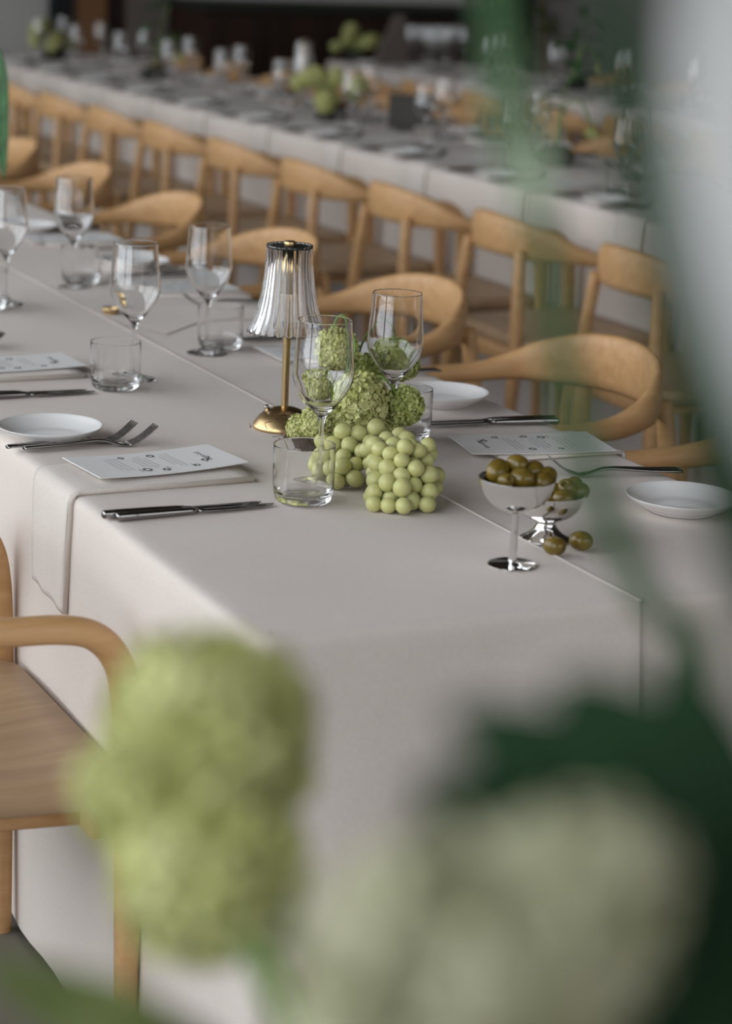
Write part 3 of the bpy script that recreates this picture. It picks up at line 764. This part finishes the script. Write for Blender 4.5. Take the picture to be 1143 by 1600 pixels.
o1 = [(215, 205, -.004, (.2, .3, -.5), 1.2), (390, 145, .0, (.8, -.25, .55), 1.05), (430, 275, -.012, (.95, -.1, .25), 1.08), (525, 205, .004, (.7, .4, -.5), 1.0), (650, 255, .004, (.5, .3, -.7), 1.0), (620, 300, -.006, (.5, .1, -.8), .95), (285, 300, -.016, (.3, .2, .8), .9), (340, 255, .006, (.3, .9, .2), 1.0)]
dep1 = (C1 - CAMP).dot(CF)
for x, y, dz, d, s in o1:
    olive(P(740 + x / 5.715, 700 + y / 5.715, dep1 - .012 + dz * 1.5), rt(*d), 'green olive heaped in the tall stemmed coupe', 'olives in the tall coupe', s)
for a in range(6):
    an = a * 1.05 + .3; olive(C1 + V3((.022 * math.cos(an), .022 * math.sin(an), .0935)), (math.cos(an + 1), math.sin(an + 1), .3), 'green olive heaped in the tall stemmed coupe', 'olives in the tall coupe', .95)
o2 = [(830, 375, -.006, (-.3, .5, .8), 1.1), (925, 390, .002, (.9, .1, -.3), 1.1), (790, 455, -.018, (.9, .0, .4), 1.0), (715, 395, -.004, (-.5, .3, .7), 1.0), (690, 440, -.010, (.2, .2, .9), 1.0), (880, 350, .014, (.5, .6, -.5), 1.0)]
dep2 = (C2 - CAMP).dot(CF)
for x, y, dz, d, s in o2:
    olive(P(740 + x / 5.715, 700 + y / 5.715, dep2 - .006 + dz * 1.4), rt(*d), 'green olive resting in the low pedestal coupe', 'olives in the low coupe', s)
for a in range(6):
    an = a * 1.05; olive(C2 + V3((.022 * math.cos(an), .022 * math.sin(an), .049)), (math.cos(an + 1), math.sin(an + 1), .2), 'green olive resting in the low pedestal coupe', 'olives in the low coupe', .95)
p = onz(866, 853, ZR + .0122 * 1.02); olive(p, rt(.75, -.12, .55), 'pitted olive loose on the cloth, its hole facing the other olive', None, 1.06)
p = onz(907, 845, ZR + .0122 * 1.02); olive(p, rt(-.85, .15, -.3), 'loose olive on the cloth with its plain end outward', None, 1.08)

# small brass dish farther along the seam
bd = thing('brass_dish', 'tiny brass dish on the cloth behind the wine glasses', 'dish', (1.40, 4.115, ZR))
ob('bowl', lathe_mesh('bowl', [(0, 0), (.012, 0), (.0165, .006), (.018, .013), (.017, .013), (.0152, .0065), (.011, .002), (0, .002)], 'brass', 28, 2), bd)

# ------------------------------------------------------------------ chairs round the lamp table
chair(.617, 2.722, 0, 'oak armchair whose arm bends down into its leg beside the bright cloth side', None)
for i, y in enumerate((2.745, 3.500, 4.285, 5.07, 5.86, 6.66, 7.45)):
    chair(2.054, y, PI, ('oak armchair by the white plate and olives, only its back edge in view', 'oak armchair facing the menu and black knives, its curved back fully in view', 'oak armchair behind the wine glass holding the viburnum view', 'oak armchair behind the brass lamp shade', 'oak armchair behind the pair of tall wine glasses', 'oak armchair behind the far wine glass on the lamp table', 'oak armchair beside the hanging green leaf')[i], 'oak armchairs facing the lamp table')

# ------------------------------------------------------------------ the other tables
ORD = 'first second third fourth fifth sixth seventh eighth ninth tenth eleventh twelfth'.split()
def far_place(x, y, rz, tb, side, nth, cut=True, card=True):
    R3 = Matrix.Rotation(rz, 3, 'Z'); O = V3((x, y, TZ + .0004))
    at = lambda a, b, z=0: O + R3 @ V3((a, b, z))
    g = ' on the %s table, %s' % (tb, side)
    nl = lambda what: '%s %s from the end away from the bar, %s table, %s' % (ORD[nth], what, tb, side)
    j = lambda s: random.uniform(-s, s)
    tag(ob('napkin', NAP, None, at(0, 0), (0, 0, rz)), nl('hanging napkin'), 'napkin', 'hanging napkins' + g)
    if card:
        tag(ob('menu_card', CARDS[1][0], None, at(.15, .01, .0102), (0, 0, rz + j(.05))), nl('pale menu card'), 'menu', 'menu cards' + g)
    tag(ob('side_plate', PL1, None, at(.085 + j(.01), .30 + j(.01))), nl('white plate'), 'plate', 'side plates' + g)
    tag(ob('wine_glass', GLASS1, None, at(.32 + j(.015), -.135 + j(.02))), nl('wine glass'), 'wine glass', 'wine glasses' + g)
    tag(ob('tumbler', TUMB1, None, at(.27 + j(.015), -.19 + j(.015))), nl('tumbler'), 'tumbler', 'tumblers' + g)
    if cut:
        pair(*at(.012, -.205), rz, 'k', nl('pair\'s knife'), nl('pair\'s knife'), 'knives' + g, 0, .017, True)
        pair(*at(.012, .20), rz, 'f', nl('pair\'s fork'), nl('pair\'s fork'), 'forks' + g, 0, .014, True)
for i in range(12):
    y = 4.66 + .702 * i
    far_place(A0, y, 0, 'middle', 'lamp table side', i)
    chair(A0 - .285, y, 0, ORD[i] + ' oak armchair with its back turned from the end away from the bar, middle table', 'oak armchairs with their backs turned, middle table')
    if i < 12:
        far_place(A1, y + .06, PI, 'middle', 'bar side', i, cut=i < 8)
        if y > 5.2: chair(A1 + .285, y + .06, PI, 'bar-side oak armchair at the middle table, ' + ORD[i] + ' from the end away from the bar', 'oak armchairs on the bar side of the middle table')
for i in range(7):
    y = 7.75 + .71 * i
    far_place(D0, y, 0, 'farthest', 'middle table side', i, cut=False)
    chair(D0 - .285, y, 0, ORD[i] + ' oak armchair with its back turned from the end away from the bar, farthest table', 'oak armchairs with their backs turned, farthest table')
    far_place(D1, y + .05, PI, 'farthest', 'bar side', i, cut=False)
    if i < 6: chair(D1 + .285, y + .05, PI, 'oak armchair on the bar side of the farthest table, ' + ORD[i] + ' in its row', 'oak armchairs on the bar side of the farthest table')

# ------------------------------------------------------------------ leaves and centrepieces
def leaf_geo(pts, width, nrm, fold=.25, wave=.0, n=14, tipp=1.0):
    """blade along pts (bezier-like), width = full width"""
    path = catmull(pts, max(2, n // (len(pts) - 1))); T, U = frames(path, nrm); v, f = [], []; k = len(path)
    cols = [-1, -.66, -.33, 0, .33, .66, 1]
    for side in (0, 1):
        for i, p in enumerate(path):
            t = i / (k - 1); wd = width / 2 * (math.sin(PI * min(1, t ** .75 * .98 + .02)) ** .8) * (1 if t < .98 else .3)
            s = T[i].cross(U[i])
            for c in cols:
                q = p + s * c * wd + U[i] * (abs(c) * wd * fold + wave * wd * math.sin(t * 14 + c * 2))
                v.append(q - U[i] * (.0006 if side else 0))
    m = len(cols); K = k * m
    for i in range(k - 1):
        for j in range(m - 1):
            a = i * m + j; f.append((a, a + 1, a + m + 1, a + m)); f.append((K + a, K + a + m, K + a + m + 1, K + a + 1))
    for i in range(k - 1):
        for j in (0, m - 1):
            a = i * m + j; f.append((a, a + m, K + a + m, K + a) if j == 0 else (a, K + a, K + a + m, a + m))
    return v, f
def leafy(name, label, root, stems, leaves, group=None, cat='foliage', sm='stem', sr=.0025):
    t = thing(name, label, cat, root, 0, group); o = V3(root)
    for s in stems: so = ob('stem', mk('stem', *tube([V3(q) - o for q in s], sr, 8, 5), sm), t)
    for pts, wd, nr, m in leaves: ob('leaf', mk('leaf', *leaf_geo([V3(q) - o for q in pts], wd, nr), m), so)
    return t
def dish(x, y, z, label):
    t = thing('moss_dish', label, 'flower dish', (x, y, z))
    ob('dish', DM, t); ob('moss', MM, t); return t
DM = lathe_mesh('dish', [(0, 0), (.055, 0), (.065, .004), (.072, .026), (.070, .028), (.062, .010), (0, .008)], 'bronze_black', 32)
v, f = uvs(.070, 20, 12, (0, 0, .03), (1, 1, .62)); MM = mk('moss', [V3(p) * (1 + .2 * noise.noise(V3(p) * 45)) for p in v], f, 'soil')
def centre(x, y, kind, where):
    z = TZ + .0004; r = random.Random(int(x * 100 + y * 7)); c = V3((x, y, z + .06))
    dish(x, y, z, 'dark moss dish for the flowers ' + where)
    if kind == 'vib':
        for i in range(9):
            d = V3((r.uniform(-.13, .13), r.uniform(-.12, .12), r.uniform(.02, .14)))
            flower('viburnum_stem', 'green viburnum bloom in the cluster ' + where, 'flower', c + d, r.uniform(.034, .046), [c - V3((0, 0, .03)), c + d * .5 + V3((0, 0, .02)), c + d], BL[i % 3], 'viburnum blooms ' + where)
    else:
        hgt = r.uniform(.30, .40); sx = r.choice((-1, 1))
        tp = c + V3((.05 * sx, -.06, hgt))
        lv = []
        for k in range(5):
            a = r.uniform(0, 6.28); b = c + V3((.03 * sx, -.03, hgt * (.35 + .16 * k)))
            dr = V3((math.cos(a), math.sin(a), r.uniform(-.2, .35))).normalized()
            lv.append(([b, b + dr * .05 + V3((0, 0, .015)), b + dr * .10, b + dr * .15 - V3((0, 0, .03))], .065, (0, 0, 1), 'leaf_mid'))
        leafy('leaf_branch', 'upright branch with glossy green leaves ' + where, c - V3((0, 0, .03)), [[c - V3((0, 0, .03)), c + V3((.02 * sx, 0, hgt * .5)), tp]], lv)
        e = c + V3((.10, -.09, .06))
        flower('viburnum_stem', 'arching pale green bloom stem ' + where, 'flower', e, .022, [c - V3((0, 0, .03)), c + V3((.02, -.02, .15)), c + V3((.07, -.06, .16)), e], BL[0], None, None, (.7, .7, 1.2), .004)
centre(3.92, 6.72, 'branch', 'nearer the end of the middle table')
centre(3.84, 8.45, 'vib', 'half way along the middle table')
centre(3.88, 10.75, 'branch', 'farther along the middle table')
centre(3.85, 12.35, 'vib', 'at the far end of the middle table')
centre(6.17, 8.55, 'branch', 'on the farthest table near the grey wall')
centre(6.17, 10.4, 'branch', 'half way along the farthest table')
centre(5.87, 12.58, 'vib', 'at the bar end of the farthest table')
# hanging leaf at the far part of the lamp table
dish(1.20, 5.05, ZL, 'dark moss dish for the leaf branch on the lamp table')
a0 = V3((1.20, 5.05, ZL + .05))
l1 = [P(-45, 70, 5.0), P(-12, 95, 4.96), P(2, 170, 4.95), P(6, 282, 4.97)]
leafy('leaf_branch', 'large crinkled green leaf drooping over the lamp table at the picture edge', a0, [[a0, P(-140, 200, 5.05), P(-95, 60, 5.02), P(-45, 70, 5.0)]],
      [(l1, .075, CR * -.5 - CF, 'leaf_mid')], None, 'foliage', 'stem', .003)
# things standing about on the far tables
t = thing('menu_board', 'tilted taupe board leaning on the end of the farthest table', 'board', (6.03, 12.40, TZ))
ob('board', mk('board', [(-.12, 0, 0), (.12, 0, 0), (.09, .02, .30), (.02, .02, .30), (-.12, .03, 0), (.12, .03, 0), (.09, .04, .30), (.02, .04, .30)], [(0, 1, 2, 3), (5, 4, 7, 6), (1, 5, 6, 2), (4, 0, 3, 7), (3, 2, 6, 7), (0, 4, 5, 1)], 'taupe', False), t)
ob('stand', mk('stand', *tube([(.05, .03, .22), (.05, .12, .004)], .006, 8, 1), 'taupe'), t)
rnd = random.Random(3)
for i in range(5):
    for k in range(3):
        tag(ob('wine_glass', GLASS1, None, (6.16 + .095 * i + .01 * k, 12.40 + .095 * k, TZ + .0004)), 'spare wine glass in the dense cluster at the bar end of the farthest table', 'wine glass', 'clustered spare glasses')
t = thing('card_stand', 'dark grey card standing upright on the middle table', 'card', (3.98, 7.98, TZ), -.45)
ob('card', box('card', -.095, .095, -.003, .003, .008, .15, 'dark_card', .001), t); ob('foot', box('foot', -.06, .06, -.025, .025, 0, .010, 'dark_card', .002), t)
for y in (0,):   # a lamp of the same kind on the middle table
    t = thing('table_lamp', 'brass table lamp with glass shade standing on the middle table', 'lamp', onz(472, 165, TZ + .0004))
    for ch in list(lamp.children):
        c = ch.copy(); COL.objects.link(c); c.parent = t
        for gch in ch.children:
            d = gch.copy(); COL.objects.link(d); d.parent = c
tr = thing('potted_tree', 'leafy green indoor tree in a pot beside the dark pillar', 'tree', (7.95, 13.9, 0))
ob('pot', lathe_mesh('pot', [(0, 0), (.14, 0), (.17, .3), (.18, .34), (.16, .34), (.15, .28), (0, .27)], 'ceramic', 32), tr)
ob('trunk', mk('trunk', *tube([(0, 0, .25), (.02, .01, .8), (-.02, 0, 1.5)], [.02, .016, .01], 8, 4), 'table_wood'), tr)
fo = B(); rnd = random.Random(4)
for i in range(170):
    a = rnd.uniform(0, 6.28); b = V3((rnd.gauss(0, .13), rnd.gauss(0, .13), rnd.uniform(.75, 1.9))); d = V3((math.cos(a), math.sin(a), rnd.uniform(-.6, .3))).normalized()
    fo.add(*leaf_geo([b, b + d * .07, b + d * .14 - V3((0, 0, .03))], .055, (0, 0, 1), .2, 0, 4))
ob('foliage', fo.mesh('foliage', 'leaf_light'), tr)['kind'] = 'stuff'

# ------------------------------------------------------------------ flower arrangement near the camera
VX, VY = .33, .60
pl = thing('plinth', 'pale plinth carrying the vase of flowers close to the viewer', 'plinth', (VX, VY, 0))
ob('body', box('body', -.17, .17, -.17, .17, .03, .76, 'ceramic', .006), pl); ob('foot', box('foot', -.155, .155, -.155, .155, 0, .03, 'frame_dark'), pl)
vs = thing('vase', 'round ceramic vase holding the out of focus flowers', 'vase', (VX, VY, .76))
ob('body', lathe_mesh('body', [(0, 0), (.05, 0), (.07, .012), (.088, .06), (.085, .12), (.062, .17), (.052, .20)], 'ceramic', 40, 3), vs)
ob('neck', lathe_mesh('neck', [(.052, .20), (.054, .225), (.058, .235), (.054, .235), (.048, .20), (.057, .168), (.078, .12), (.08, .06), (.06, .02), (0, .015)], 'ceramic', 40, 3), vs)
mouth = V3((VX, VY, .96))
def rm(): return mouth + V3((random.uniform(-.025, .025), random.uniform(-.025, .025), -.12))
def wp(s, p):      # where a stem leaves the vase mouth
    d = V3(p) - mouth; d.z = 0; d = d.normalized() * .03
    return V3((VX + d.x, VY + d.y, 1.0))
def fgflower(label, px, py, dep, rpx, m, sq=(1, 1, 1), n='viburnum_stem', grp=None):
    p = P(px, py, dep); s = rm(); flower(n, label, 'flower', p, rpx / FPX * dep, [s, wp(s, p), wp(s, p).lerp(p, .5) + V3((0, 0, .03)), p], m, grp, None, sq, .003)
BW = bloom_mesh('flower_head', 9, 'hydrangea_white', 260, .2, .010)
fgflower('large blurred yellow-green viburnum bloom low in front of the tablecloth', 330, 1150, .92, 165, BL[0], (1, 1, 1))
fgflower('blurred yellow-green viburnum bloom hanging below its twin in front of the chair leg', 330, 1355, .88, 150, BL[1], (1, 1, 1))
fgflower('blurred yellow-green viburnum bloom at the side of the pair, over the chair seat', 225, 1235, .90, 105, BL[2], (1, 1, 1))
fgflower('large blurred cream hydrangea head in the vase', 700, 1525, .54, 215, BW, (1.1, 1.1, 1), 'hydrangea_stem')
fgflower('blurred cream hydrangea head beside the dark leaves', 905, 1410, .53, 145, BW, (1, 1, 1), 'hydrangea_stem')
def fgleaf(name, label, pxs, wpx, m, nr=None, cat='foliage', sm='stem_dark', grp=None, sr=.002):
    pts = [P(*q) for q in pxs]; d = pxs[0][2]; s = rm()
    leafy(name, label, s, [[s, wp(s, pts[0]), wp(s, pts[0]).lerp(pts[0], .5) + V3((0, 0, .02)), pts[0]]], [(pts, wpx / FPX * d, nr or (-CF), m)], grp, cat, sm, sr)
for lb, pts, wd in (('dark leaf reaching out over the cream hydrangea towards the viburnum', [(1000, 1500), (980, 1350), (880, 1200), (690, 1110)], 240),
                    ('dark leaf standing behind the cream hydrangea', [(1060, 1450), (1060, 1300), (980, 1150), (860, 1060)], 220),
                    ('dark leaf pointing up beside the tall leaf blade', [(1100, 1500), (1110, 1300), (1090, 1150), (1040, 1000)], 200),
                    ('broad dark leaf at the lower right of the vase', [(1090, 1750), (1110, 1550), (1120, 1400), (1150, 1200)], 330),
                    ('dark leaf between the two cream hydrangea heads', [(760, 1560), (700, 1420), (690, 1320), (730, 1200)], 170),
                    ('narrow dark leaf between the viburnum and the cream hydrangea', [(560, 1750), (560, 1620), (570, 1500), (600, 1340)], 110),
                    ('low dark leaf behind the larger cream hydrangea head', [(950, 1480), (860, 1330), (770, 1240), (640, 1230)], 150),
                    ('dark leaf curling out beside the smaller cream hydrangea head', [(1080, 1700), (1060, 1560), (1090, 1400), (1143, 1330)], 250)):
    fgleaf('leaf_sprig', lb, [(a, b, .56) for a, b in pts], wd, 'leaf_dark')
fgleaf('leaf_sprig', 'bright green blurred leaf in the lower left corner', [(330, 1760, .75), (230, 1640, .72), (120, 1570, .72), (-40, 1500, .72)], 170, 'leaf_light')
fgleaf('leaf_sprig', 'deep green blurred leaf under the bright corner leaf', [(420, 1760, .74), (300, 1660, .74), (180, 1600, .74), (60, 1600, .74)], 120, 'leaf_mid')
# long stems rising past the view
def blade(label, pxs, rpx, m, name='flower_stem'):
    pts = [P(*q) for q in pxs]; s = rm(); d = pxs[0][2]
    t = thing(name, label, 'flower stem', s)
    pth = [V3((0, 0, 0)), (s.lerp(pts[0], .6) - s)] + [q - s for q in pts]
    ob('stem', mk('stem', *tube(pth, rpx / FPX * d, 10, 5), m), t)
    return t
fgleaf('leaf_sprig', 'tall dark green leaf blade bending up in front of the white calla', [(1230, 1150, .56), (1175, 850, .55), (1085, 520, .54), (990, 180, .54), (930, -160, .56)], 120, 'leaf_dark')
sp_ = [P(*q) for q in [(1080, 1120, .74), (1010, 940, .72), (930, 760, .70), (880, 560, .68), (850, 380, .66), (800, 200, .64), (770, -60, .65)]]
s0 = rm()
leafy('leaf_sprig', 'slender stem with a pale leaf blade crossing in front of the oak armchairs', s0, [[s0, wp(s0, sp_[0])] + sp_],
      [([P(838, 330, .64), P(812, 220, .64), P(790, 100, .65), P(760, -80, .66)], 80 / FPX * .64, -CF, 'leaf_pale')], None, 'foliage', 'stem_mid', .0046)
# white calla
cw = thing('calla_lily', 'large blurred white calla bloom filling the upper right', 'flower', rm()); o = V3(cw.location)
base = P(1290, 770, .41)
ob('stem', mk('stem', *tube([V3((0, 0, 0)), wp(o, base) - o, P(1400, 1500, .50) - o, base - o], .004, 10, 5), 'stem_dark'), cw)
v, f = [], []
for i in range(25):
    t = i / 24; c = P(1285 - 130 * math.sin(t * 1.4), 770 - 920 * t, .41); w_ = (.003 + .0125 * math.sin(PI * min(1, t * .92 + .06)) ** .7)
    for j in range(17):
        a = -2.3 + 4.6 * j / 16
        q = c + CR * (math.sin(a) * w_) + CF * (-math.cos(a) * w_ * .8); v.append(q - o)
for i in range(24):
    for j in range(16): a = i * 17 + j; f.append((a, a + 1, a + 18, a + 17))
sm = ob('spathe', mk('spathe', v, f, 'calla_white'), cw)
md_ = sm.modifiers.new('thick', 'SOLIDIFY'); md_.thickness = .0012
ob('spadix', mk('spadix', *tube([P(1240, 680, .41) - o, P(1170, 260, .41) - o], [.003, .002], 10, 1), 'viburnum'), cw)
